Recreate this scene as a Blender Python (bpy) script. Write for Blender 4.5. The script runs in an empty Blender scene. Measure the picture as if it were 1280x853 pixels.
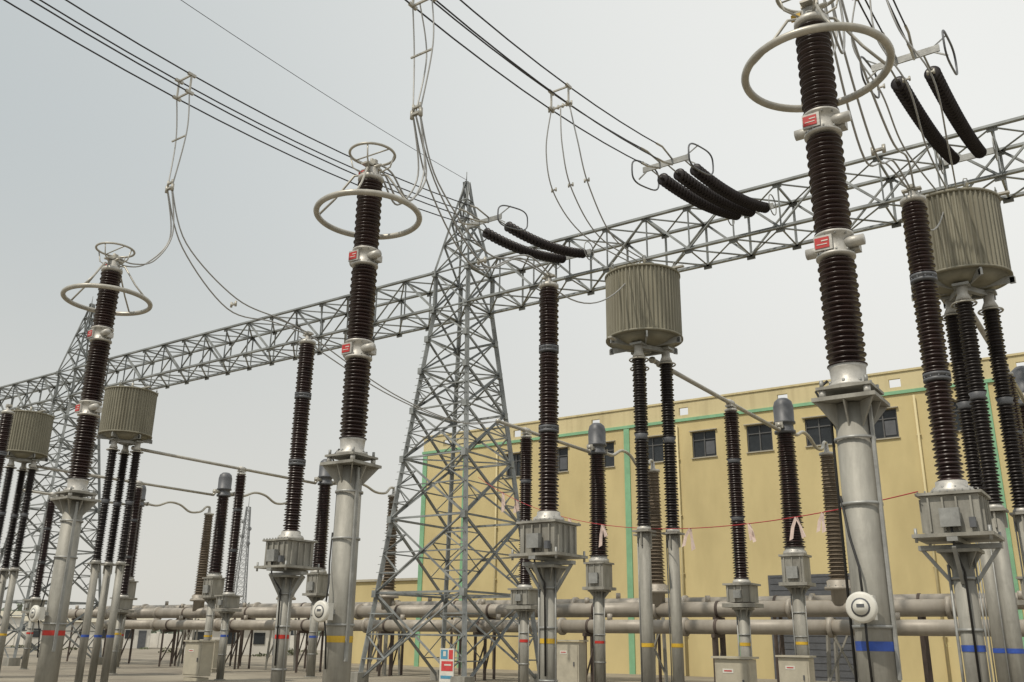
import bpy, math, random
from mathutils import Vector, Matrix
random.seed(7)
scene=bpy.context.scene
# ---------------------------------------------------------------- site grid
RX,RY=-.822,.570      # along the phase row
NX,NY=.570,.822       # from the line side to the building
ROT=math.atan2(-.570,.822)
def P(i,n,z=0.0):
    return Vector((3.47+RX*7*i+NX*n, 9.06+RY*7*i+NY*n, z))
# ---------------------------------------------------------------- materials
def mat(name,c,rough=.6,metal=0.0,var=.15,scale=6.0,bump=0.0,stretch=(1,1,1),c2=None,bscale=None,streak=0.0,spec=None,sscale=(2.2,2.2,.12)):
    m=bpy.data.materials.new(name); m.use_nodes=True
    nt=m.node_tree; b=nt.nodes['Principled BSDF']
    b.inputs['Roughness'].default_value=rough; b.inputs['Metallic'].default_value=metal
    if spec is not None: b.inputs['Specular IOR Level'].default_value=spec
    tc=nt.nodes.new('ShaderNodeTexCoord'); mp=nt.nodes.new('ShaderNodeMapping')
    mp.inputs['Scale'].default_value=stretch
    oi=nt.nodes.new('ShaderNodeObjectInfo'); av=nt.nodes.new('ShaderNodeVectorMath'); av.operation='ADD'
    sc=nt.nodes.new('ShaderNodeMath'); sc.operation='MULTIPLY'; sc.inputs[1].default_value=37.0
    nt.links.new(oi.outputs['Random'],sc.inputs[0])
    nt.links.new(tc.outputs['Object'],av.inputs[0]); nt.links.new(sc.outputs[0],av.inputs[1])
    nt.links.new(av.outputs[0],mp.inputs['Vector'])
    no=nt.nodes.new('ShaderNodeTexNoise'); no.inputs['Scale'].default_value=scale; no.inputs['Detail'].default_value=6
    no.inputs['Roughness'].default_value=.65
    nt.links.new(mp.outputs[0],no.inputs['Vector'])
    cr=nt.nodes.new('ShaderNodeValToRGB')
    a=[max(0,x*(1-var)) for x in c]; d=[min(1,x*(1+var)) for x in c] if c2 is None else c2
    cr.color_ramp.elements[0].position=.32; cr.color_ramp.elements[1].position=.68
    cr.color_ramp.elements[0].color=(*a,1); cr.color_ramp.elements[1].color=(*d,1)
    nt.links.new(no.outputs['Fac'],cr.inputs['Fac'])
    out=cr.outputs['Color']
    if streak>0:
        mp2=nt.nodes.new('ShaderNodeMapping'); mp2.inputs['Scale'].default_value=sscale
        nt.links.new(av.outputs[0],mp2.inputs['Vector'])
        n3=nt.nodes.new('ShaderNodeTexNoise'); n3.inputs['Scale'].default_value=1.6; n3.inputs['Detail'].default_value=5
        nt.links.new(mp2.outputs[0],n3.inputs['Vector'])
        mr=nt.nodes.new('ShaderNodeMapRange'); mr.inputs['From Min'].default_value=.45; mr.inputs['From Max'].default_value=.75
        mr.inputs['To Min'].default_value=0; mr.inputs['To Max'].default_value=streak
        nt.links.new(n3.outputs['Fac'],mr.inputs['Value'])
        mx=nt.nodes.new('ShaderNodeMixRGB'); mx.blend_type='MIX'
        mx.inputs['Color2'].default_value=(c[0]*.55,c[1]*.52,c[2]*.48,1)
        nt.links.new(mr.outputs[0],mx.inputs['Fac']); nt.links.new(out,mx.inputs['Color1']); out=mx.outputs[0]
    nt.links.new(out,b.inputs['Base Color'])
    if bump>0:
        n2=nt.nodes.new('ShaderNodeTexNoise'); n2.inputs['Scale'].default_value=bscale or scale*6; n2.inputs['Detail'].default_value=4
        nt.links.new(tc.outputs['Object'],n2.inputs['Vector'])
        bp=nt.nodes.new('ShaderNodeBump'); bp.inputs['Strength'].default_value=bump; bp.inputs['Distance'].default_value=.02
        nt.links.new(n2.outputs['Fac'],bp.inputs['Height']); nt.links.new(bp.outputs[0],b.inputs['Normal'])
    return m
PORC=mat('brown_porcelain',(.024,.0115,.0105),.3,0,.45,3,spec=.45)
PORCD=mat('dark_silicone_shed',(.016,.012,.012),.42,0,.3,3,spec=.35)
TAN=mat('tan_polymer',(.15,.12,.088),.6,0,.15,2,spec=.3)
GALV=mat('galvanised_steel',(.29,.295,.285),.48,.3,.25,4,.15)
GALVL=mat('lattice_galvanised_steel',(.235,.25,.25),.55,.2,.4,1.2)
PED=mat('weathered_galvanised_pipe',(.29,.283,.252),.6,.15,.28,1.8,.25,(2.5,2.5,.6),streak=.55)
CAST=mat('cast_aluminium',(.44,.43,.40),.48,.3,.2,7,.1)
ALU=mat('aluminium_tube',(.40,.385,.34),.4,.3,.18,4)
WIRE=mat('aluminium_conductor',(.34,.34,.33),.5,.4,.1,20)
WIRED=mat('weathered_conductor',(.03,.03,.034),.6,.1,.1,20)
DRUM=mat('line_trap_enamel',(.215,.203,.152),.62,0,.16,2.2,.1,(1,1,.4),streak=.6)
REDL=mat('red_label',(.45,.03,.03),.5,0,.1,10)
WHITE=mat('white_enamel',(.62,.61,.56),.45,0,.1,5)
GREYE=mat('grey_enamel',(.10,.105,.115),.5,.1,.15,4)
BOXM=mat('kiosk_paint',(.42,.39,.31),.55,0,.12,3)
STRUCT=mat('rusty_primer_steel',(.085,.065,.055),.75,.1,.35,2)
DUCT=mat('bus_duct_paint',(.34,.31,.265),.5,.1,.14,1.5,streak=.4)
BLUE=mat('blue_phase_band',(.03,.08,.36),.55,0,.2,8)
YELL=mat('yellow_phase_band',(.56,.36,.03),.55,0,.2,8)
RED=mat('red_phase_band',(.48,.03,.02),.55,0,.2,8)
PHASE=[BLUE,YELL,RED,RED,BLUE,YELL,RED]
BLACK=mat('black_rubber',(.02,.02,.02),.6)
# ---------------------------------------------------------------- mesh builder
class MB:
    def __init__(s): s.v=[];s.f=[];s.m=[];s.mats=[];s.sm=[]
    def mi(s,m):
        if m not in s.mats: s.mats.append(m)
        return s.mats.index(m)
    def add(s,vs,fs,m,smooth=False,M=None):
        o=len(s.v); k=s.mi(m)
        for p in vs:
            p=Vector(p)
            s.v.append(M@p if M else p)
        for f in fs:
            s.f.append([o+a for a in f]); s.m.append(k); s.sm.append(smooth)
    def lathe(s,prof,m,seg=24,M=None,smooth=True,cap=True):
        vs=[];fs=[]
        cs=[(math.cos(2*math.pi*a/seg),math.sin(2*math.pi*a/seg)) for a in range(seg)]
        for r,z in prof:
            for c,d in cs: vs.append((r*c,r*d,z))
        for j in range(len(prof)-1):
            for a in range(seg):
                b=(a+1)%seg
                fs.append((j*seg+a,j*seg+b,(j+1)*seg+b,(j+1)*seg+a))
        if cap:
            fs.append(tuple(range(seg))[::-1]); n=(len(prof)-1)*seg
            fs.append(tuple(n+a for a in range(seg)))
        s.add(vs,fs,m,smooth,M)
    def cyl(s,r,z0,z1,m,seg=24,M=None,r2=None):
        r2=r if r2 is None else r2
        s.lathe([(r,z0),(r2,z1)],m,seg,M)
    def box(s,c,d,m,M=None,rz=0):
        x,y,z=d[0]/2,d[1]/2,d[2]/2
        R=Matrix.Rotation(rz,4,'Z')
        vs=[Vector(c)+R@Vector((a*x,b*y,e*z)) for a in(-1,1) for b in(-1,1) for e in(-1,1)]
        s.add(vs,[(0,1,3,2),(4,6,7,5),(0,4,5,1),(2,3,7,6),(0,2,6,4),(1,5,7,3)],m,False,M)
    def sec(s,p,q,pts,m,up=None):
        p=Vector(p);q=Vector(q);d=(q-p)
        if d.length<1e-5:return
        d.normalize(); u=Vector(up) if up else Vector((0,0,1))
        if abs(d.dot(u))>.98: u=Vector((NX,NY,0))
        a=d.cross(u).normalized(); b=a.cross(d).normalized()
        n=len(pts); vs=[p+a*x+b*y for x,y in pts]+[q+a*x+b*y for x,y in pts]
        fs=[(i,(i+1)%n,n+(i+1)%n,n+i) for i in range(n)]+[tuple(range(n))[::-1],tuple(range(n,2*n))]
        s.add(vs,fs,m)
    def ang(s,p,q,w,m,up=None,t=None):
        t=t or w*.14
        s.sec(p,q,[(0,0),(w,0),(w,t),(t,t),(t,w),(0,w)],m,up)
    def bar(s,p,q,w,m,h=None):
        h=h or w
        s.sec(p,q,[(-w/2,-h/2),(w/2,-h/2),(w/2,h/2),(-w/2,h/2)],m)
    def tube(s,pts,r,m,seg=8,closed=False):
        pts=[Vector(p) for p in pts]; n=len(pts); vs=[];fs=[]
        prev=None
        for k in range(n):
            if closed: t=(pts[(k+1)%n]-pts[k-1]).normalized()
            else: t=(pts[min(k+1,n-1)]-pts[max(k-1,0)]).normalized()
            if prev is None:
                u=Vector((0,0,1)) if abs(t.z)<.9 else Vector((1,0,0))
                a=t.cross(u).normalized()
            else:
                a=(prev-t*prev.dot(t)).normalized()
            prev=a; b=t.cross(a)
            for j in range(seg):
                th=2*math.pi*j/seg
                vs.append(pts[k]+a*math.cos(th)*r+b*math.sin(th)*r)
        kk=n if closed else n-1
        for k in range(kk):
            k2=(k+1)%n
            for j in range(seg):
                j2=(j+1)%seg
                fs.append((k*seg+j,k*seg+j2,k2*seg+j2,k2*seg+j))
        if not closed:
            fs.append(tuple(range(seg))[::-1]); fs.append(tuple((n-1)*seg+j for j in range(seg)))
        s.add(vs,fs,m,True)
    def torus(s,c,R,r,m,n=48,seg=10,sx=1,sy=1):
        s.tube([Vector(c)+Vector((R*sx*math.cos(2*math.pi*k/n),R*sy*math.sin(2*math.pi*k/n),0)) for k in range(n)],r,m,seg,True)
    def mesh(s,name):
        me=bpy.data.meshes.new(name); me.from_pydata(s.v,[],s.f)
        for m in s.mats: me.materials.append(m)
        me.polygons.foreach_set('material_index',s.m)
        me.polygons.foreach_set('use_smooth',s.sm)
        me.update(); return me
def obj(name,me,parent=None,loc=None,rz=0):
    o=bpy.data.objects.new(name,me); scene.collection.objects.link(o)
    if parent: o.parent=parent
    if loc is not None: o.location=loc
    o.rotation_euler[2]=rz
    return o
def group(name,loc,parts,rz=ROT):
    e=obj(name,None,None,loc,rz); e.empty_display_size=.3
    for pn,me in parts: obj(pn,me,e)
    return e
def axisM(p,q):
    p=Vector(p);q=Vector(q)
    return Matrix.Translation(p)@(q-p).to_track_quat('Z','Y').to_matrix().to_4x4()
def sheds(mb,z0,z1,rc,R,pitch,m,seg=28,alt=.9,Rtop=None):
    n=max(1,round((z1-z0)/pitch)); p=(z1-z0)/n; prof=[]
    for k in range(n):
        t=k/n; r=(R if Rtop is None else R+(Rtop-R)*t)*(1 if k%2==0 else alt)
        c=rc if Rtop is None else rc*(r/R)
        z=z0+k*p
        prof+=[(c,z),(r,z+.12*p),(r,z+.26*p),(c,z+.85*p)]
    prof.append((rc if Rtop is None else rc*(Rtop/R),z1))
    mb.lathe(prof,m,seg)
def bolts(mb,r,z,n,m,s=.03):
    for k in range(n):
        a=2*math.pi*k/n
        mb.cyl(s/2,z,z+s*1.3,m,6,Matrix.Translation((r*math.cos(a),r*math.sin(a),0)))
def band_mesh(r,m,z=1.56,h=.085):
    b=MB(); z+=random.uniform(-.03,.03); b.lathe([(r,z),(r,z+h)],m,24,cap=False); return b.mesh('phase_band')
def gusset(mb,r0,r1,z0,z1,ang,m,t=.016):
    M=Matrix.Rotation(ang,4,'Z')
    mb.add([(r0,-t/2,z0),(r0,-t/2,z1),(r1,-t/2,z1),(r0,t/2,z0),(r0,t/2,z1),(r1,t/2,z1)],
           [(0,1,2),(3,5,4),(0,3,4,1),(1,4,5,2),(2,5,3,0)],m,False,M)
# ---------------------------------------------------------------- surge arrester
b=MB(); b.lathe([(.19,0),(.172,3.92)],PED,32)
b.cyl(.34,0,.04,PED,24)
b.box((0,0,3.95),(.62,.62,.04),PED)
for k in range(8): gusset(b,.165,.29 if k%2==0 else .40,3.66,3.925,k*math.pi/4,PED)
b.box((0,0,4.07),(.54,.54,.03),PED)
for x in(-.22,.22):
    for y in(-.22,.22):
        b.cyl(.035,3.975,4.052,CAST,10,Matrix.Translation((x,y,0)))
        b.cyl(.02,4.087,4.16,GALV,8,Matrix.Translation((x,y,0)))
b.box((.19,-.05,2.6),(.03,.05,2.6),GALV)
for z in(.7,1.75,2.9,3.55): b.lathe([(.192,z),(.2,z),(.2,z+.03),(.192,z+.03)],GALV,24,cap=False)
b.tube([(-.21,-.02,1.0),(-.21,-.02,3.8),(-.33,-.05,4.1),(-.2,-.05,4.2)],.014,BLACK,6)
ped_A=b.mesh('pedestal')
b=MB()
b.lathe([(.23,4.09),(.23,4.12),(.17,4.17),(.18,4.3),(.19,4.33)],CAST,28)
bolts(b,.21,4.12,8,GALV)
for z0,z1 in((4.33,5.53),(5.82,7.02),(7.31,8.48)):
    sheds(b,z0,z1,.13,.2,.055,PORC,32,.92)
for z in(5.53,7.02):
    b.lathe([(.15,z),(.205,z+.01),(.205,z+.035),(.165,z+.06),(.165,z+.23),(.205,z+.255),(.205,z+.28),(.15,z+.29)],CAST,28)
    b.cyl(.06,0,.22,CAST,14,Matrix.Translation((.1,-.05,z+.15))@Matrix.Rotation(math.pi/2,4,'Y'))
    b.box((.2,.05,z+.12),(.1,.12,.1),CAST)
    b.cyl(.06,0,.22,CAST,14,Matrix.Translation((-.1,.05,z+.15))@Matrix.Rotation(-math.pi/2,4,'Y'))
    b.box((-.07,-.175,z+.145),(.19,.04,.17),CAST)
    b.box((-.08,-.2,z+.145),(.15,.006,.12),REDL)
    b.box((-.05,-.205,z+.165),(.07,.004,.012),WHITE); b.box((-.08,-.205,z+.125),(.11,.004,.009),WHITE)
    bolts(b,.19,z+.04,10,GALV,.022); bolts(b,.19,z+.23,10,GALV,.02)
b.lathe([(.15,8.48),(.2,8.5),(.2,8.56),(.12,8.6),(.1,8.72)],CAST,24)
bolts(b,.18,8.56,8,GALV,.025)
b.box((0,0,8.76),(.14,.34,.03),ALU); b.box((0,0,8.82),(.2,.06,.08),ALU); b.box((0,.13,8.8),(.1,.05,.09),ALU)
b.tube([(-.2,0,8.74),(.2,0,8.74)],.025,ALU); b.cyl(.03,8.7,8.9,ALU,10)
ins_A=b.mesh('insulator_column')
def tagm(m):
    b=MB(); b.box((-.16,-.05,8.66),(.11,.02,.09),m); return b.mesh('phase_tag')
b=MB(); b.torus((0,0,7.9),.80,.046,ALU,64,12)
b.torus((0,0,8.98),.36,.022,ALU,40,8)
for k in range(4):
    a=k*math.pi/2+.5; c,d=math.cos(a),math.sin(a)
    b.tube([(.08*c,.08*d,8.62),(.27*c,.27*d,8.6),(.55*c,.55*d,8.2),(.79*c,.79*d,7.93)],.018,ALU,6)
    b.tube([(.1*c,.1*d,8.62),(.3*c,.3*d,8.75),(.36*c,.36*d,8.98)],.013,ALU,6)
b.tube([(.36,0,8.98),(-.36,0,8.98)],.012,ALU,6)
ring_A=b.mesh('grading_ring')
b=MB(); b.box((0,-.22,1.93),(.1,.12,.06),GALV)
b.box((0,-.31,1.93),(.2,.1,.22),WHITE)
M=Matrix.Translation((0,-.36,1.93))@Matrix.Rotation(math.pi/2,4,'X')
b.lathe([(.13,0),(.14,.01),(.14,.05),(.12,.065)],WHITE,28,M); b.cyl(.085,.065,.069,GREYE,20,M); b.cyl(.07,.069,.072,WHITE,20,M); b.box((0,-.434,1.945),(.07,.003,.03),GREYE)
b.tube([(0,-.31,2.04),(-.02,-.26,2.3),(-.1,-.19,2.6),(-.17,-.1,3.0)],.012,BLACK,6)
b.tube([(0,-.31,1.82),(-.02,-.24,1.6),(-.02,-.205,1.2)],.012,BLACK,6)
cnt=b.mesh('surge_counter')
for i in(0,1,2):
    g=group('surge_arrester',P(i,0),[('pedestal',ped_A),('insulator_column',ins_A),('grading_ring',ring_A),('surge_counter',cnt),('phase_tag',tagm((YELL,RED,RED)[i])),('phase_band',band_mesh(.187,PHASE[i]))],ROT+(0,.04,-.05)[i])
# ---------------------------------------------------------------- capacitor voltage transformer
def pipe_ped(r,ztop,plate=.5,mt=PED):
    b=MB(); b.lathe([(r,0),(r,ztop-.05)],mt,24); b.cyl(r*1.5,0,.03,mt,20)
    b.box((0,0,ztop-.025),(plate,plate,.045),mt)
    for k in range(8): gusset(b,r*.98,plate*(.48 if k%2==0 else .62),ztop-.28,ztop-.048,k*math.pi/4,mt)
    b.tube([(-r-.03,-.04,.3),(-r-.03,-.04,ztop-.2)],.022,GALV,6)
    b.tube([(r+.03,-.04,.3),(r+.03,-.04,ztop-.1)],.014,GALV,6)
    for z in(.9,1.8,2.5):
        if z<ztop-.4: b.lathe([(r+.006,z),(r+.02,z),(r+.02,z+.04),(r+.006,z+.04)],GALV,20,cap=False)
    return b
b=pipe_ped(.15,2.92,.55); 
b.box((0,0,2.96),(1.1,.14,.07),GALV); b.box((0,.0,3.03),(.14,1.1,.06),GALV)
for sx in(-1,1):
    b.bar((sx*.15,0,2.45),(sx*.5,0,2.93),.05,GALV); b.bar((0,sx*.15,2.45),(0,sx*.5,2.93),.05,GALV)
pedB=b.mesh('pedestal')
b=MB()
b.box((0,0,3.09),(1.06,1.06,.05),PED); b.box((0,0,3.39),(.76,.76,.54),PED); b.box((0,0,3.685),(.88,.88,.04),PED)
for x in(-.28,-.09,.09,.28):
    for sg in(-1,1):
        b.box((x,sg*.40,3.39),(.025,.045,.48),PED); b.box((sg*.40,x,3.39),(.045,.025,.48),PED)
for x in(-.48,.48):
    for y in(-.48,.48): b.cyl(.022,3.0,3.2,GALV,8,Matrix.Translation((x,y,0)))
for k in range(9):
    for sg in(-1,1): b.box((-.4+.1*k,sg*.43,3.715),(.02,.02,.03),GALV)
b.box((.0,-.48,3.33),(.26,.12,.26),GALV); b.box((.28,-.46,3.25),(.08,.1,.14),GREYE)
b.tube([(0,-.48,3.2),(0,-.45,2.9),(.05,-.2,2.6),(.05,-.17,1.0)],.018,BLACK,6)
b.lathe([(.3,3.705),(.3,3.77),(.22,3.84),(.22,3.9)],CAST,24); bolts(b,.27,3.77,10,GALV)
tankB=b.mesh('oil_tank')
b=MB()
for z0,z1 in((3.9,5.42),(5.56,7.04),(7.18,8.42)):
    sheds(b,z0,z1,.135,.2,.062,PORC,28,.9)
for z in(5.42,7.04):
    b.lathe([(.15,z),(.2,z+.01),(.2,z+.05),(.16,z+.07),(.2,z+.09),(.2,z+.13),(.15,z+.14)],GREYE,24); bolts(b,.185,z+.045,10,GREYE,.03)
b.lathe([(.15,8.42),(.2,8.44),(.2,8.5),(.08,8.56),(.05,8.66)],CAST,24)
b.box((0,0,8.68),(.3,.1,.03),ALU); b.box((0,0,8.72),(.12,.16,.06),ALU)
insB=b.mesh('insulator_column')
for i in(0,1,2,4,5):
    group('capacitor_voltage_transformer',P(i,5.3),[('pedestal',pedB),('oil_tank',tankB),('insulator_column',insB),('phase_band',band_mesh(.157,PHASE[i]))],ROT+random.uniform(-.03,.03))
# ---------------------------------------------------------------- line trap
b=MB()
POSTS=[(-.2,-.37),(-.08,.37),(.5,0)]
R_=Matrix.Rotation(-ROT,3,'Z')
LP=[R_@Vector((x,y,0)) for x,y in POSTS]
for p in LP:
    M=Matrix.Translation(p)
    b.lathe([(.125,0),(.125,3.9)],PED,18,M); b.box((p.x,p.y,3.93),(.4,.4,.04),PED)
    b.box((p.x,p.y,3.76),(.34,.03,.28),PED); b.box((p.x,p.y,3.76),(.03,.34,.28),PED)
    b.cyl(.22,0,.03,PED,16,M)
    b.tube([p+Vector((-.15,-.03,.3)),p+Vector((-.15,-.03,3.8))],.014,GALV,5)
pedW=b.mesh('pedestal')
b=MB()
for p in LP:
    M=Matrix.Translation(p)
    b.lathe([(.16,3.95),(.16,4.0),(.12,4.06)],CAST,16,M)
    for z0,z1 in((4.06,5.98),(6.14,7.95)):
        o=MB(); sheds(o,z0,z1,.1,.165,.062,PORCD,20,.88)
        b.add(o.v,o.f,PORCD,True,M)
    b.lathe([(.11,5.98),(.16,6.0),(.13,6.06),(.16,6.12),(.11,6.14)],GREYE,16,M)
    b.lathe([(.11,7.95),(.15,7.98),(.1,8.1),(.1,8.3)],CAST,16,M)
    b.torus(p+Vector((0,0,7.9)),.22,.018,ALU,28,6)
    b.bar(p+Vector((-.22,0,7.9)),p+Vector((.22,0,7.9)),.018,ALU)
postW=b.mesh('support_insulators')
b=MB()
nf=56; rr=.88
vs=[];fs=[]
N2=nf*4
for z in(8.52,10.1):
    for k in range(N2):
        a=2*math.pi*k/N2; r=rr+(.026 if k%4<2 else -.012)
        vs.append((r*math.cos(a),r*math.sin(a),z))
for k in range(N2):
    fs.append((k,(k+1)%N2,N2+(k+1)%N2,N2+k))
fs.append(tuple(range(N2))[::-1]); fs.append(tuple(range(N2,2*N2)))
b.add(vs,fs,DRUM)
b.lathe([(.91,8.48),(.925,8.485),(.925,8.52),(.91,8.53)],DRUM,56); b.lathe([(.91,10.09),(.925,10.1),(.925,10.14),(.9,10.15)],DRUM,56)
b.lathe([(.2,8.3),(.5,8.34),(.86,8.48)],DRUM,40)
for k in range(6):
    M=Matrix.Rotation(k*math.pi/3,4,'Z')
    b.box((.5,0,8.38),(.86,.04,.14),GALV,M); b.box((.5,0,10.19),(.86,.04,.09),DRUM,M)
    b.box((.86,0,10.25),(.05,.05,.1),GALV,M); b.tube([M@Vector((.86,.05,10.28)),M@Vector((.86,.03,10.36)),M@Vector((.86,-.03,10.36)),M@Vector((.86,-.05,10.28))],.012,GALV,5)
    b.box((.9,0,8.36),(.1,.04,.13),GALV,M)
b.cyl(.16,8.2,8.42,GALV,20); b.cyl(.12,10.13,10.3,GALV,20); b.cyl(.04,10.3,10.5,ALU,10)
b.box((.95,0,10.2),(.3,.1,.04),ALU); b.box((-.35,-.98,8.35),(.1,.25,.04),ALU)
for p in LP: b.box((p.x,p.y,8.28),(.3,.3,.05),GALV)
b.bar((LP[0].x,LP[0].y,8.25),(LP[2].x,LP[2].y,8.25),.1,GALV); b.bar((LP[1].x,LP[1].y,8.25),(LP[2].x,LP[2].y,8.25),.1,GALV); b.bar((LP[0].x,LP[0].y,8.25),(LP[1].x,LP[1].y,8.25),.1,GALV)
drumW=b.mesh('line_trap_coil')
for i in(0,1,4,5):
    bm=MB()
    for p in LP: bm.lathe([(.131,1.5),(.131,1.58)],PHASE[i],18,Matrix.Translation(p),cap=False)
    group('line_trap',P(i,9.6),[('pedestal',pedW),('support_insulators',postW),('coil_drum',drumW),('phase_band',bm.mesh('phase_band'))])
# ---------------------------------------------------------------- post insulators
pedP=pipe_ped(.14,2.5,.45); pedP=pedP.mesh('pedestal')
b=MB()
b.box((0,0,2.56),(.9,.7,.1),PED); b.box((0,0,2.86),(.66,.6,.44),PED); b.box((0,0,3.1),(.8,.74,.05),PED)
for x in(-.28,-.09,.09,.28): b.box((x,-.31,2.86),(.03,.04,.42),PED)
b.box((.0,-.36,2.84),(.2,.08,.2),GALV)
b.lathe([(.24,3.12),(.24,3.18),(.18,3.26)],CAST,20)
baseP=b.mesh('base_frame')
b=MB()
for z0,z1 in((3.26,4.78),(4.9,6.38),(6.5,7.86)): sheds(b,z0,z1,.14,.215,.065,PORC,24,.9)
for z in(4.78,6.38): b.lathe([(.14,z),(.2,z+.01),(.16,z+.06),(.2,z+.11),(.14,z+.12)],GREYE,20)
b.lathe([(.14,7.86),(.18,7.88),(.18,7.93),(.08,7.98)],CAST,20)
b.box((0,0,8.02),(.22,.3,.05),CAST); b.lathe([(.1,-.1),(.1,.1)],CAST,14,Matrix.Translation((0,0,8.12))@Matrix.Rotation(math.pi/2,4,'X'))
insP=b.mesh('insulator_column')
for i in(0,1,2,4,5,6):
    group('post_insulator',P(i,15.0),[('pedestal',pedP),('base_frame',baseP),('insulator_column',insP),('phase_band',band_mesh(.147,PHASE[i]))])
# ---------------------------------------------------------------- current transformers
NC=19.7
b=pipe_ped(.18,3.3,.6); pedC=b.mesh('pedestal')
b=MB(); b.box((0,0,3.36),(.88,.88,.1),PED); b.box((0,0,3.8),(.68,.68,.78),PED); b.box((0,0,4.22),(.8,.8,.06),PED)
for x in(-.25,0,.25):
    for sg in(-1,1): b.box((x,sg*.35,3.8),(.03,.04,.74),PED)
b.box((0,-.41,3.7),(.34,.1,.36),GALV); b.lathe([(.36,4.25),(.36,4.33),(.3,4.4),(.3,4.48)],CAST,24); bolts(b,.33,4.33,12,GALV,.035)
tankC=b.mesh('tank')
b=MB(); sheds(b,4.48,8.1,.25,.35,.075,PORC,28,.9,Rtop=.29)
insC=b.mesh('insulator')
b=MB(); b.lathe([(.28,8.1),(.34,8.12),(.34,8.2),(.28,8.22),(.28,8.42),(.35,8.44),(.35,8.5),(.32,8.52),(.325,9.0),(.28,9.18),(.17,9.28),(.02,9.31)],GREYE,28)
b.tube([(0,-.62,8.3),(0,-.28,8.3)],.08,ALU,12); b.tube([(0,.28,8.3),(0,.62,8.3)],.08,ALU,12)
b.box((.0,-.55,8.3),(.24,.04,.2),ALU); b.box((.0,.55,8.3),(.24,.04,.2),ALU)
headC=b.mesh('dome_head')
for i in(0,1,2,4,5,6):
    group('current_transformer',P(i,NC),[('pedestal',pedC),('tank',tankC),('insulator',insC),('dome_head',headC),('phase_band',band_mesh(.187,PHASE[i]))])
# ---------------------------------------------------------------- gas to air bushings
NB=24.3
b=MB(); sheds(b,3.75,8.15,.27,.35,.07,TAN,28,.86,Rtop=.26)
b.lathe([(.2,8.15),(.28,8.17),(.28,8.26),(.1,8.3),(.06,8.62)],CAST,24)
b.lathe([(.3,2.9),(.3,3.4),(.5,3.42),(.5,3.52),(.4,3.54),(.42,3.72),(.36,3.75)],DUCT,28)
bolts(b,.45,3.52,12,GALV,.04)
bush=b.mesh('bushing_body')
b=MB()
for x in(-.5,.5):
    for y in(-.5,.5): b.bar((x,y,0),(x*.8,y*.8,2.5),.1,PED)
b.bar((-.5,-.5,.4),(.42,-.42,2.3),.06,PED); b.bar((.5,-.5,.4),(-.42,-.42,2.3),.06,PED)
bst=b.mesh('support_stand')
for i in(1,2,4,5,6):
    group('gas_to_air_bushing',P(i,NB),[('bushing_body',bush),('support_stand',bst)])
# ---------------------------------------------------------------- bus ducts
def duct(n,z,i0,i1,r,name='gas_insulated_bus_duct',sup=5.25,x0=1.2):
    L=abs(i1-i0)*7
    b=MB(); Mx=Matrix.Rotation(math.pi/2,4,'Y')
    x=0
    while x<L:
        x2=min(x+5.25,L)
        b.lathe([(r,x),(r,x2)],DUCT,28,Mx)
        b.lathe([(r+.08,x2-.1),(r+.08,x2+.04)],DUCT,28,Mx)
        b.cyl(.1,r-.05,r+.22,DUCT,12,Matrix.Translation((x+2.1,0,0)))
        x=x2
    b.lathe([(r+.08,-.05),(r+.08,.06)],DUCT,28,Mx)
    b.lathe([(r*.8,L+.05),(r*.75,L+.12),(.02,L+.2)],DUCT,28,Mx)
    me=b.mesh('duct_pipe')
    s=MB(); x=x0
    while x<L:
        for sy in(-.35,.35):
            s.bar((x,sy,-z),(x,sy,-r-.1),.1,STRUCT)
        s.bar((x,-.45,-r-.06),(x,.45,-r-.06),.12,STRUCT)
        s.bar((x,-.35,-z+.2),(x,.35,-r-.4),.05,STRUCT)
        s.lathe([(r+.03,-.05),(r+.03,.05)],STRUCT,20,Matrix.Translation((x,0,0))@Mx)
        x+=sup
    group(name,P(i1,n,z),[('duct_pipe',me),('duct_supports',s.mesh('duct_supports'))])
duct(23.0,2.15,-.1,7,.25)
duct(NB,2.8,.3,8,.28,x0=2.5)
duct(27.0,3.1,.1,8,.28,x0=3.8)
# ---------------------------------------------------------------- tubular bus
def cat(p,q,sag,n=16):
    p=Vector(p);q=Vector(q)
    return [p.lerp(q,k/n)-Vector((0,0,sag*4*(k/n)*(1-k/n))) for k in range(n+1)]
def spline(pts,n=10):
    pts=[Vector(p) for p in pts]; out=[]
    for k in range(len(pts)-1):
        p0=pts[max(k-1,0)];p1=pts[k];p2=pts[k+1];p3=pts[min(k+2,len(pts)-1)]
        for j in range(n):
            t=j/n
            out.append(.5*((2*p1)+(p2-p0)*t+(2*p0-5*p1+4*p2-p3)*t*t+(3*p1-p0-3*p2+p3)*t**3))
    out.append(pts[-1]); return out
for i in(0,1,2,4,5,6):
    b=MB(); n0=10.0 if i in(0,1,4,5) else 13.4
    b.tube([P(i,n0,8.12),P(i,NC-.6,8.12)],.06,ALU,12)
    b.tube(spline([P(i,NC-.6,8.12),P(i,NC-.55,8.2),P(i,NC-.5,8.3)],4),.06,ALU,10)
    h=random.uniform(-.06,.06)
    pts=spline([P(i,NC+.6,8.3),P(i,NC+1.2,8.3),P(i,NC+1.9,8.55+h),P(i,NC+2.6,8.5+h),P(i,NC+3.3,8.22-h),P(i,NC+4,8.3),P(i,NB-.25,8.6),P(i,NB,8.62)],6)
    b.tube(pts,.06,ALU,10)
    b.torus(P(i,n0,8.12),.01,.085,ALU,8,8)
    b.lathe([(.085,-.15),(.085,.15)],CAST,12,axisM(P(i,15.0,8.12),P(i,16,8.12)))
    obj('tubular_busbar',b.mesh('tubular_busbar'))
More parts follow.
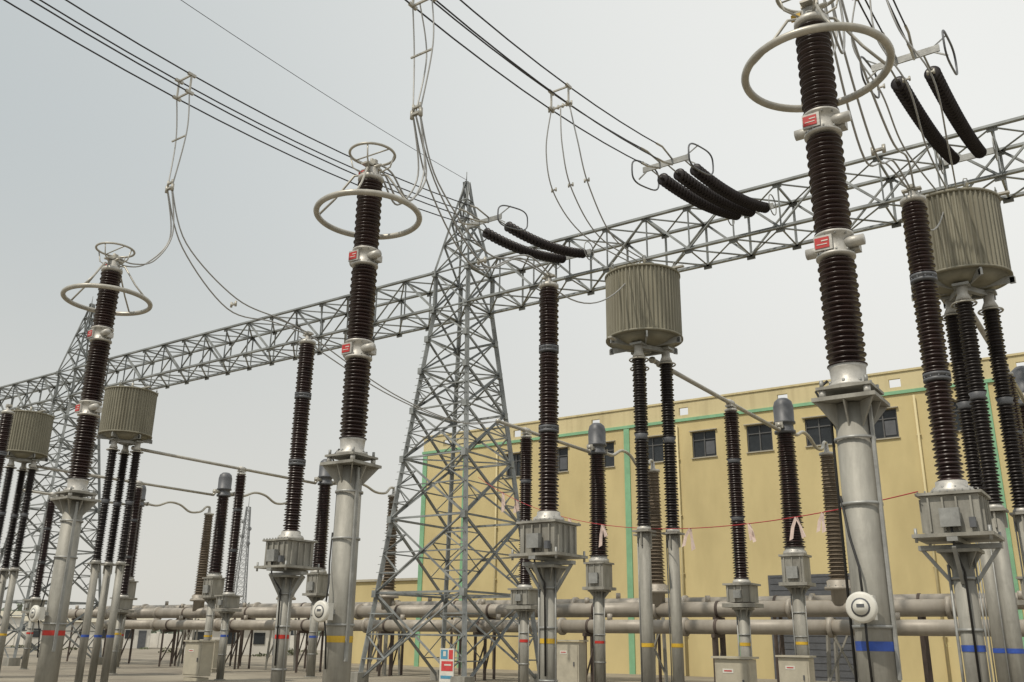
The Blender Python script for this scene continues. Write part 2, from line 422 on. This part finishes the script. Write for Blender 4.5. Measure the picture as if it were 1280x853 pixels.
# ---------------------------------------------------------------- lattice gantry
BZ0,BZ1=14.8,16.45
def tower(center_i,name='lattice_gantry_tower'):
    b=MB(); zs=[0,3.2,6.0,8.4,10.4,12.1,13.5,BZ0,BZ1]
    AP=21.0
    def w(z):
        return (2.45+(.87-2.45)*z/BZ0) if z<=BZ0 else (.87 if z<=BZ1 else max(.07,.87*(AP-z)/(AP-BZ1)))
    def cor(z): 
        a=w(z); return [Vector((x*a,y*a,z)) for x,y in((-1,-1),(1,-1),(1,1),(-1,1))]
    zz=zs+[17.8,18.9,20.0,AP]
    for k in range(len(zz)-1):
        A=cor(zz[k]);B=cor(zz[k+1])
        for j in range(4):
            l=(j+1)%4
            b.ang(A[j],B[j],.15 if zz[k]<16 else .09,GALVL)
            if k<len(zz)-2: b.ang(B[j],B[l],.08,GALVL)
            if zz[k]<12 :
                b.ang(A[j],B[l],.085,GALVL); b.ang(A[l],B[j],.085,GALVL)
                wA=(A[l]-A[j]).length; wB=(B[l]-B[j]).length; t=wA/(wA+wB)
                c=A[j].lerp(B[l],t)
                for P0,P1 in((A[j],B[j]),(A[l],B[l])):
                    m_=P0.lerp(P1,t); b.ang(m_,c,.05,GALVL)
                    b.ang(P0.lerp(P1,t*.5),(P0.lerp(c,.5)),.045,GALVL); b.ang(P0.lerp(P1,t+(1-t)*.5),P1.lerp(c,.5),.045,GALVL)
                    b.ang(m_,P0.lerp(c,.5),.045,GALVL)
                    b.ang(m_,P1.lerp(c,.5),.045,GALVL)
                b.box((c.x,c.y,c.z),(.16,.02,.16) if j in(0,2) else (.02,.16,.16),GALVL)
            else:
                b.ang(A[j],B[l],.07,GALVL); b.ang(A[l],B[j],.07,GALVL)
        if zz[k] in(3.2,8.4,12.1,BZ0):
            b.ang(A[0],A[2],.06,GALVL); b.ang(A[1],A[3],.06,GALVL)
    for z in zz[1:9]:
        for c in cor(z): b.box(c,(.2,.2,.26),GALVL)
    for c in cor(0):
        b.box((c.x,c.y,.15),(.6,.6,.5),PED)
    for k in range(44):
        z=2.5+k*.3; a=w(z); b.bar((-a,-a,z),(-a-.16,-a-.02,z),.02,GALVL)
    b.cyl(.02,AP,AP+.5,GALVL,6)
    return group(name,P(center_i,19.45),[('lattice_frame',b.mesh('lattice_frame'))])
TI=(2.9,7.05,-1.35)
for t in TI: tower(t)
def beam(i0,i1):
    b=MB(); L=(i1-i0)*7; n=int(round(L/1.7)); s=L/n; hw=.85
    def c(x,k): return Vector((x,(-hw,hw,hw,-hw)[k],(BZ0,BZ0,BZ1,BZ1)[k]))
    for k in range(4): b.ang(c(0,k),c(L,k),.15,GALVL)
    for j in range(n+1):
        x=j*s
        for k in range(4):
            b.ang(c(x,k),c(x,(k+1)%4),.065,GALVL)
            b.box(c(x,k),(.3,.05,.2),GALVL)
        if j<n:
            for k in range(4):
                l=(k+1)%4
                if k in(0,2):
                    b.ang(c(x,k),c(x+s,l),.065,GALVL); b.ang(c(x,l),c(x+s,k),.065,GALVL)
                else:
                    a,d=(k,l) if j%2 else (l,k)
                    b.ang(c(x,a),c(x+s,d),.085,GALVL)
    return group('lattice_gantry_beam',P(i1,19.45),[('box_truss',b.mesh('box_truss'))])
beam(3.02,6.93); beam(-1.23,2.78); beam(7.17,11.0)
# ---------------------------------------------------------------- strain strings + line conductors
def zrel(i,n):
    base={0:11.3,1:11.2,2:11.75}[i]; c={0:.0105,1:.0105,2:.0085}[i]
    return 1.6+base+c*n*n
for i0 in(0,1,2):
    i=i0; s_i={0:.1,1:0.0,2:0}[i0]
    g=obj('strain_insulator_string',None,None,(0,0,0)); 
    b=MB(); nE={0:9.4,1:11.3,2:12.4}[i0]; zE=zrel(i,nE)-.05; zA=15.6
    iE=i+s_i*.6; iA=i+s_i*.5
    sides=(-1,0,1) if i==1 else (-1,1)
    hook={0:.36,1:.5,2:.45}[i0]
    for side in sides:
        di=side*hook/7
        A=P(iA+di,18.55,zA); B=P(iE+di,nE,zE)
        path=cat(A,B,.3,40)
        b.tube(path[:6],.022,GALV,6); b.tube(path[-5:],.022,GALV,6)
        b.tube(path[3:37],.05,PORCD,10)
        seg=path[3:37]; tot=sum((seg[k+1]-seg[k]).length for k in range(len(seg)-1))
        nd=int(tot/.21)
        for k in range(nd):
            t=k/nd*(len(seg)-1); a=int(t); p=seg[a].lerp(seg[a+1],t-a); d=(seg[a+1]-seg[a]).normalized()
            M=axisM(p,p+d)
            b.lathe([(.05,0),(.08,.015),(.175,.055),(.182,.07),(.12,.078),(.05,.09)],PORCD,18,M)
    c0,c1=P(iE-.1,nE,zE),P(iE+.1,nE,zE)
    b.bar(c0,c1,.04,GALV,.16); b.bar(P(iA-.1,18.2,zA-.08),P(iA+.1,18.2,zA-.08),.04,GALV,.2)
    b.bar(P(iA-.07,18.2,zA),P(iA-.07,18.6,zA+.1),.06,GALV); b.bar(P(iA+.07,18.2,zA),P(iA+.07,18.6,zA+.1),.06,GALV)
    for side in(-1,1):
        pts=[]
        for k in range(28):
            a=2*math.pi*k/28
            ca=math.cos(a); sa=math.sin(a)
            ca=math.copysign(abs(ca)**.6,ca); sa=math.copysign(abs(sa)**.6,sa)
            pts.append(P(iE+side*.12,nE+.45+.85*ca,zE+.08+.38*sa+.2*ca))
        b.tube(pts,.024,GREYE,6,True)
        pts=[]
        for k in range(24):
            a=2*math.pi*k/24
            pts.append(P(iA+side*.105,18.0+.35*math.cos(a),zA-.15+.35*math.sin(a)))
        b.tube(pts,.02,GALV,6,True)
        b.bar(P(iE+side*.12,nE,zE-.25),P(iE+side*.07,nE,zE),.03,GALV); b.bar(P(iE+side*.12,nE+.3,zE+.45),P(iE+side*.07,nE,zE),.03,GALV)
    obj('insulator_strings',b.mesh('insulator_strings'),g)
    b=MB()
    def ib(n):
        return i+(iE-i)*max(0,min(1,(n+10)/(nE+10)))
    for dx in(-.225,.225):
        for dz in(-.225,.225):
            pts=[P(ib(n)+dx/7,n,zrel(i,n)+dz) for n in [nE-.7-k*1.2 for k in range(60)]]
            b.tube([P(iE+dx/7*.8,nE,zE+dz*.4)]+pts,.017,WIRED,6)
            b.tube([P(iE+dx/7*.8,nE,zE+dz*.4)]+pts[:1]+[pts[0].lerp(pts[1],.3)],.028,ALU,6)
    for n in((1.0,5.75) if i<2 else (1.0,)):
        z=zrel(i,n)
        q=[P(ib(n)+dx/7,n,z+dz) for dx,dz in((-.225,-.225),(.225,-.225),(.225,.225),(-.225,.225))]
        for k in range(4): b.bar(q[k],q[(k+1)%4],.035,ALU)
        for c in q: b.bar(c-Vector((NX,NY,0))*.1,c+Vector((NX,NY,0))*.1,.06,ALU)
    obj('line_conductor_bundle',b.mesh('line_conductor_bundle'))
    b=MB()
    def clamp(p,s=.09):
        b.box(p,(s*1.6,s*.5,s*.35),ALU,None,ROT)
        for q in(-1,1): b.lathe([(s*.28,-s*.6),(s*.28,s*.6)],ALU,8,Matrix.Translation(p+Vector((.822,-.57,0))*q*s*.75))
    z=zrel(i,1.0); j=ib(1.0)
    for dx,sw in((-.225,0),(.225,.1),(.06,.22)):
        if dx==.06 and i==2: continue
        a=P(j+dx/7,1.0,z-.22); w1=P(j+dx/7*1.15,1.05+sw,z-1.2); w2=P(i+dx/7*.35,1.0,z-2.55)
        b.tube(spline([a,w1,w2],8),.015,WIRE,6)
        b.tube(spline([w2,P(i+dx/7*.5,1.15+sw,z-3.6),P(i+dx/7*.6,.8,z-4.35),P(i+dx/7*.5,.35,8.78),P(i+dx/7*.3,.05,8.82)],8),.016,WIRE,6)
        b.tube(spline([w2,P(i+dx/7*.6,1.5+sw,z-3.7),P(i+dx/7*.9,2.9+sw,z-4.6-.3*dx),P(i+dx/7*.7,4.3,8.75),P(i+dx/7*.2,5.3,8.7)],8),.016,WIRE,6)
    clamp(P(i,1.0,z-2.55),.13); clamp(P(i,1.0,z-2.42),.1)
    b.bar(P(j-.035,1.05,z-1.3),P(j+.035,1.05,z-1.3),.03,ALU)
    clamp(P(i,3.0,z-4.6),.1)
    if i<2:
        z=zrel(i,5.75); j=ib(5.75)
        for dx in(-.3,-.02,.28):
            a=P(j+dx/7*.8,5.75,z-.22)
            pts=[a,P(j+dx/7*1.4,5.8,z-1.2),P(i+dx/7*1.5,6.2,z-2.1),P(i+dx/7*1.3,7.4,z-2.75+dx*.4),P(i+dx/7*.6,9.5,10.5)]
            b.tube(spline(pts,8),.016,WIRE,6)
            clamp(a,.08); clamp(P(i+dx/7*1.45,6.15,z-2.0),.07)
        b.tube(cat(P(i+.02,5.3,8.7),P(i,9.5,10.5),.8),.016,WIRE,6)
    else:
        b.tube(spline([P(i,5.3,8.7),P(i,8.5,7.9),P(i,11.5,7.7),P(i,13.4,8.12)],8),.016,WIRE,6)
        b.tube(spline([P(i+.05,5.3,8.7),P(i+.05,8.5,8.0),P(i+.05,11.5,7.8),P(i+.02,13.4,8.12)],8),.016,WIRE,6)
    obj('dropper_conductors',b.mesh('dropper_conductors'))
b=MB(); ap=P(2.9,19.45,21.1)
b.tube(cat(ap,P(2.5,-40,24),2.2,40),.011,WIRED,5)
obj('overhead_earth_wire',b.mesh('overhead_earth_wire'))
# ---------------------------------------------------------------- GIS building
YW=mat('yellow_render',(.57,.475,.245),.85,0,.06,.35,.2,(1,1,.5),streak=.32,sscale=(.5,.5,.16))
YW2=mat('yellow_render_parapet',(.59,.51,.30),.85,0,.06,.5,.2,streak=.35)
GRN=mat('green_trim_paint',(.21,.42,.25),.7,0,.15,1)
GLS=mat('dark_glass',(.03,.035,.04),.15,0,.2,2)
FRM=mat('window_frame',(.09,.09,.09),.5)
SIL=mat('concrete_sill',(.40,.37,.29),.8,0,.12,3)
bl=obj('substation_building',None,None,P(0,36.0),ROT)
c=Vector((-5.7,59.2,0)); o0=P(0,36.0); xl=(c-o0).dot(Vector((.822,-.570,0)))
L=52; D=22; H=13.1; HP=14.15
b=MB()
wins=[xl+7.3+3.05*k for k in range(14)]; ww=1.35; z0,z1=11.0,12.4; th=.25
b.box((xl+L/2,th/2,z0/2),(L,th,z0),YW)
b.box((xl+L/2,th/2,(z1+H)/2),(L,th,H-z1),YW)
edges=[xl]
for wx in wins: edges+=[wx-ww/2,wx+ww/2]
edges.append(xl+L)
for k in range(0,len(edges),2):
    a,e=edges[k],edges[k+1]
    b.box(((a+e)/2,th/2,(z0+z1)/2),(e-a,th,z1-z0),YW)
b.box((xl+th/2,D/2+th/2,H/2),(th,D-th,H),YW); b.box((xl+L-th/2,D/2+th/2,H/2),(th,D-th,H),YW)
b.box((xl+L/2,D,H/2),(L-2*th-.02,th,H),YW)
b.box((xl+L/2,D/2,H-.15),(L-2*th-.02,D-2*th-.02,.28),SIL)
vh=.42; vents=[xl+1.9+5.5*k for k in range(9)]
zc=13.63
for zz0,zz1 in((H,zc-vh/2),(zc+vh/2,HP)):
    b.box((xl+L/2,.08,(zz0+zz1)/2),(L,.16,zz1-zz0),YW2)
ed=[xl]
for v in vents: ed+=[v-.27,v+.27]
ed.append(xl+L)
for k in range(0,len(ed),2):
    b.box(((ed[k]+ed[k+1])/2,.08,zc),(ed[k+1]-ed[k],.16,vh),YW2)
b.box((xl+L/2,.08,HP+.05),(L+.2,.28,.1),YW2)
b.box((xl+.08,D/2,(H+HP)/2),(.16,D-.4,HP-H),YW2)
obj('walls',b.mesh('walls'),bl)
b=MB()
b.box((xl+L/2,-.04,13.14),(L+.1,.08,.16),GRN)
for s_ in(.2,3.5,14.9,21.0,27.1,33.2,39.3,45.4): b.box((xl+s_,-.03,6.52),(.34,.06,13.04),GRN)
obj('green_trim',b.mesh('green_trim'),bl)
b=MB()
for k,wx in enumerate(wins):
    zc2=(z0+z1)/2
    b.box((wx,.15,zc2),(ww-.1,.02,z1-z0-.1),GLS)
    for dx in(-ww/2+.03,0,ww/2-.03): b.box((wx+dx,.11,zc2),(.06,.06,z1-z0),FRM)
    for dz in(-(z1-z0)/2+.03,.25,(z1-z0)/2-.03): b.box((wx,.112,zc2+dz),(ww-.07,.056,.05),FRM)
    b.box((wx,-.03,z0-.03),(ww+.1,.1,.05),SIL); b.box((wx,-.06,z1+.04),(ww+.2,.14,.05),SIL)
    if k%3==1: b.box((wx+.3,.13,zc2-.2),(.5,.03,.7),GREYE)
obj('windows',b.mesh('windows'),bl)
b=MB()
for s_ in(6.0,18.0,30.2):
    b.tube([(xl+s_,-.12,0),(xl+s_,-.12,12.9)],.055,YW2,8)
    for z in(2,5,8,11): b.box((xl+s_,-.07,z),(.2,.12,.05),YW2)
b.box((xl+25,-.05,2.4),(5,.08,4.8),GREYE)
for k in range(16): b.box((xl+25,-.1,.2+k*.3),(4.8,.03,.04),GREYE)
obj('rainwater_pipes_and_roller_door',b.mesh('door'),bl)
b=MB(); b.box((xl-4.3,6,2.6),(8.5,9,5.2),YW); b.box((xl-4.3,6,5.28),(8.8,9.3,.15),SIL); b.box((xl-3,1.46,2.8),(1.3,.06,1.3),GLS)
obj('annex_block',b.mesh('annex'),bl)
# ---------------------------------------------------------------- rope with ribbons
b=MB(); RIB=mat('pink_ribbon',(.72,.58,.52),.8,0,.15,9); ROPE=mat('red_rope',(.40,.04,.05),.8)
pa=P(0,5.3,3.72)+Vector((-.6,-.2,0)); pb=P(2.55,17.6,7.3)
path=cat(pa,pb,1.1,60); b.tube(path,.009,ROPE,5)
for t in(.05,.10,.14,.2,.3,.4,.5,.6,.7,.8,.88):
    p=path[int(t*60)]; w=.045*(1+t)
    for q in(-1,1):
        l=(.22+.22*random.random())*(.9+t*.6); dx=random.uniform(-.08,.04); tw=random.uniform(-.5,.5)
        b.add([p+Vector((-w/2,0,0)),p+Vector((w/2,0,0)),p+Vector((q*.03+w*.7+dx,w*tw,-l*.5)),p+Vector((q*.03-w*.4+dx,-w*tw,-l*.45)),p+Vector((q*.05+w+dx*1.6,-w*tw,-l)),p+Vector((q*.05-w*.3+dx*1.6,w*tw,-l*1.1))],
          [(0,1,2,3),(3,2,4,5)],RIB)
obj('safety_rope_with_ribbons',b.mesh('rope'))
# ---------------------------------------------------------------- kiosks
def kiosk(loc,w=.9,h=1.15,d=.5):
    b=MB(); b.box((0,0,h/2+.12),(w,d,h-.1),BOXM); b.box((0,0,h+.11),(w+.12,d+.14,.05),BOXM); b.box((0,0,.05),(w*.9,d*.9,.14),SIL)
    b.box((0,-d/2-.01,h/2+.1),(w-.1,.02,h-.26),BOXM); b.box((w*.32,-d/2-.03,h/2+.1),(.04,.03,.14),GREYE)
    b.box((-.1,-d/2-.024,h*.82),(.28,.008,.1),WHITE); b.box((-.1,-d/2-.029,h*.82),(.2,.006,.03),REDL)
    group('control_kiosk',loc,[('cabinet',b.mesh('cabinet'))])
kiosk(P(1,14.3)+Vector((-.1,-.3,0))); kiosk(P(1,19.0)); kiosk(P(2,20.0)+Vector((-1.2,0,0)),1.0,1.5); kiosk(P(4,13.9),1,1.3); kiosk(P(5,20),1,1.3)
# banner on the tower
b=MB(); PB=mat('banner_blue',(.08,.28,.42),.6); PR=mat('banner_red',(.55,.06,.06),.6)
b.box((0,0,.75),(.62,.02,1.1),WHITE); b.box((-.12,-.013,1.1),(.3,.006,.3),PB); b.box((.02,-.013,.72),(.5,.006,.32),PR); b.box((.17,-.013,1.1),(.18,.006,.3),PR)
b.box((.05,-.02,.76),(.3,.004,.05),WHITE); b.box((0,-.013,.36),(.5,.006,.1),PB); b.box((-.1,-.02,1.12),(.12,.004,.16),WHITE)
for x in(-.28,.28): b.bar((x,.03,0),(x,.03,1.4),.04,GALV)
group('safety_banner',P(2.64,16.9),[('banner_sheet',b.mesh('banner'))])
# ---------------------------------------------------------------- ground and distance
GR=mat('gravel_ground',(.22,.19,.15),.95,0,.25,.25,.6,c2=(.30,.27,.21),bscale=18)
b=MB(); b.add([(-3000,-1500,0),(3000,-1500,0),(3000,4500,0),(-3000,4500,0)],[(0,1,2,3)],GR)
obj('ground',b.mesh('ground'))
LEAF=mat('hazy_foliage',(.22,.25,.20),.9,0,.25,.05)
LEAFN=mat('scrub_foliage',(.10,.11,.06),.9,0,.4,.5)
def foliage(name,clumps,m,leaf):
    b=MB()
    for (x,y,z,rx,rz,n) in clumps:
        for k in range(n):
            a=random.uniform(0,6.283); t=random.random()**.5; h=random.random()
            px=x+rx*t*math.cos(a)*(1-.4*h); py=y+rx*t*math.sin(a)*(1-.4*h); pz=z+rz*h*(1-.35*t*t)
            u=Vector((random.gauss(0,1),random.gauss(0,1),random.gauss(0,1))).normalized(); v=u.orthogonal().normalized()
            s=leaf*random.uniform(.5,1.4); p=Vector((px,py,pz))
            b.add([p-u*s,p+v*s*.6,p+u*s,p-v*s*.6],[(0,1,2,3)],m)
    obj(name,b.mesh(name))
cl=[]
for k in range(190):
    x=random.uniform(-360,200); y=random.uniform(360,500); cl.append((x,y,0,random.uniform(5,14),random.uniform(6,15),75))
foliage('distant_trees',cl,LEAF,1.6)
cl=[]
for k in range(30):
    y=random.uniform(80,130); x=y*random.uniform(-.6,-.12); cl.append((x,y,0,random.uniform(.6,1.6),random.uniform(.2,.6),50))
foliage('scrub_vegetation',cl,LEAFN,.12)
b=MB(); HZ=mat('hazy_steel',(.24,.25,.26),.8)
for k in range(15):
    za,zb=k*2.4,(k+1)*2.4; wa=1.9*(1-k/20); wb=1.9*(1-(k+1)/20)
    A=[Vector((x*wa,y*wa,za)) for x,y in((-1,-1),(1,-1),(1,1),(-1,1))];B=[Vector((x*wb,y*wb,zb)) for x,y in((-1,-1),(1,-1),(1,1),(-1,1))]
    for j in range(4):
        l=(j+1)%4; b.bar(A[j],B[j],.2,HZ); b.bar(A[j],B[l],.1,HZ); b.bar(A[l],B[j],.1,HZ); b.bar(B[j],B[l],.1,HZ)
for k in range(4): b.cyl(.6,0,.3,HZ,12,Matrix.Translation((.9*(-1)**k,0,26+k*2))@Matrix.Rotation(math.pi/2,4,'X'))
b.cyl(.08,36,39,HZ,6)
obj('telecom_mast',b.mesh('mast'),None,(-73,258,0))
b=MB(); WL=mat('limewash_wall',(.62,.60,.55),.85,0,.12,.6)
b.box((0,0,.9),(120,.25,1.8),WL)
for k in range(41): b.box((-60+3*k,0,1.0),(.35,.4,2.1),WL)
group('boundary_wall',Vector((-50,130,0)),[('wall_panels',b.mesh('wall'))],math.radians(-8))
def shed(x,y,w,h,d,r):
    b=MB(); b.box((0,0,h/2),(w,d,h),WL); a,e=w/2+.4,d/2+.4
    b.add([(-a,-e,h),(a,-e,h),(a,e,h),(-a,e,h),(-a,0,h+1.2),(a,0,h+1.2)],[(0,1,5,4),(2,3,4,5),(0,4,3),(1,2,5),(0,3,2,1)],SIL)
    k=-w/2+1.2
    while k<w/2-1:
        b.box((k,-d/2-.03,h*.55),(1.0,.06,1.0),GLS); k+=2.6
    b.box((w/2-.9,-d/2-.04,1.05),(.9,.06,2.1),GREYE)
    group('store_shed',Vector((x,y,0)),[('shed_body',b.mesh('shed'))],r)
shed(-25,90,9,2.6,6,.2); shed(-52,120,14,3.0,7,.35); shed(-42,160,16,4.0,8,.1); shed(-90,190,22,4.5,9,.3)
# ---------------------------------------------------------------- camera
th=math.radians(18.1); F=Vector((0,math.cos(th),math.sin(th))); U0=Vector((0,-math.sin(th),math.cos(th))); R0=Vector((1,0,0)); r=.0143
right=(R0+U0*r).normalized(); up=(U0-R0*r).normalized(); back=-F
cam=bpy.data.cameras.new('camera'); co=bpy.data.objects.new('camera',cam); scene.collection.objects.link(co)
M=Matrix((( right.x,up.x,back.x,0),(right.y,up.y,back.y,0),(right.z,up.z,back.z,1.6),(0,0,0,1)))
co.matrix_world=M; cam.sensor_width=36; cam.lens=32.175; cam.clip_end=8000; cam.clip_start=.05
scene.camera=co
# ---------------------------------------------------------------- light
el=math.radians(56); d=Vector((-.72,-.69,0)).normalized(); S=Vector((d.x*math.cos(el),d.y*math.cos(el),math.sin(el)))
su=bpy.data.lights.new('sun','SUN'); su.energy=2.8; su.angle=math.radians(1.0); su.color=(1,.92,.79)
so=bpy.data.objects.new('sun',su); scene.collection.objects.link(so); so.rotation_euler=S.to_track_quat('Z','Y').to_euler()
w=bpy.data.worlds.new('World'); scene.world=w; w.use_nodes=True; nt=w.node_tree
bg=nt.nodes['Background']; sk=nt.nodes.new('ShaderNodeTexSky'); sk.sky_type='NISHITA'; sk.sun_disc=False
sk.sun_elevation=el; sk.sun_rotation=math.atan2(d.x,d.y); sk.air_density=1.0; sk.dust_density=2.5; sk.ozone_density=1
hs=nt.nodes.new('ShaderNodeHueSaturation'); hs.inputs['Saturation'].default_value=.5
nt.links.new(sk.outputs[0],hs.inputs['Color'])
# atmospheric haze veil: brighter towards the right of the site and towards the horizon
tc=nt.nodes.new('ShaderNodeTexCoord'); dp=nt.nodes.new('ShaderNodeVectorMath'); dp.operation='DOT_PRODUCT'; dp.inputs[1].default_value=(.85,-.05,.30)
nt.links.new(tc.outputs['Generated'],dp.inputs[0])
mr=nt.nodes.new('ShaderNodeMapRange'); mr.inputs['From Min'].default_value=-.45; mr.inputs['From Max'].default_value=.5; mr.interpolation_type='SMOOTHSTEP'
nt.links.new(dp.outputs['Value'],mr.inputs['Value'])
mx=nt.nodes.new('ShaderNodeMixRGB'); mx.inputs['Color1'].default_value=(5.55,6.0,6.05,1); mx.inputs['Color2'].default_value=(9.5,9.55,9.2,1)
nt.links.new(mr.outputs[0],mx.inputs['Fac'])
sx=nt.nodes.new('ShaderNodeSeparateXYZ'); nt.links.new(tc.outputs['Generated'],sx.inputs[0])
mz=nt.nodes.new('ShaderNodeMapRange'); mz.inputs['From Min'].default_value=0; mz.inputs['From Max'].default_value=.5; mz.inputs['To Min'].default_value=.75; mz.inputs['To Max'].default_value=0; mz.interpolation_type='SMOOTHSTEP'
nt.links.new(sx.outputs['Z'],mz.inputs['Value'])
mh=nt.nodes.new('ShaderNodeMixRGB'); mh.inputs['Color2'].default_value=(7.9,7.55,6.75,1)
nt.links.new(mz.outputs[0],mh.inputs['Fac']); nt.links.new(mx.outputs[0],mh.inputs['Color1'])
m2=nt.nodes.new('ShaderNodeMixRGB'); m2.inputs['Fac'].default_value=.87
nt.links.new(hs.outputs[0],m2.inputs['Color1']); nt.links.new(mh.outputs[0],m2.inputs['Color2'])
nt.links.new(m2.outputs[0],bg.inputs['Color']); bg.inputs['Strength'].default_value=.1
scene.view_settings.view_transform='Standard'; scene.view_settings.look='None'; scene.view_settings.exposure=0
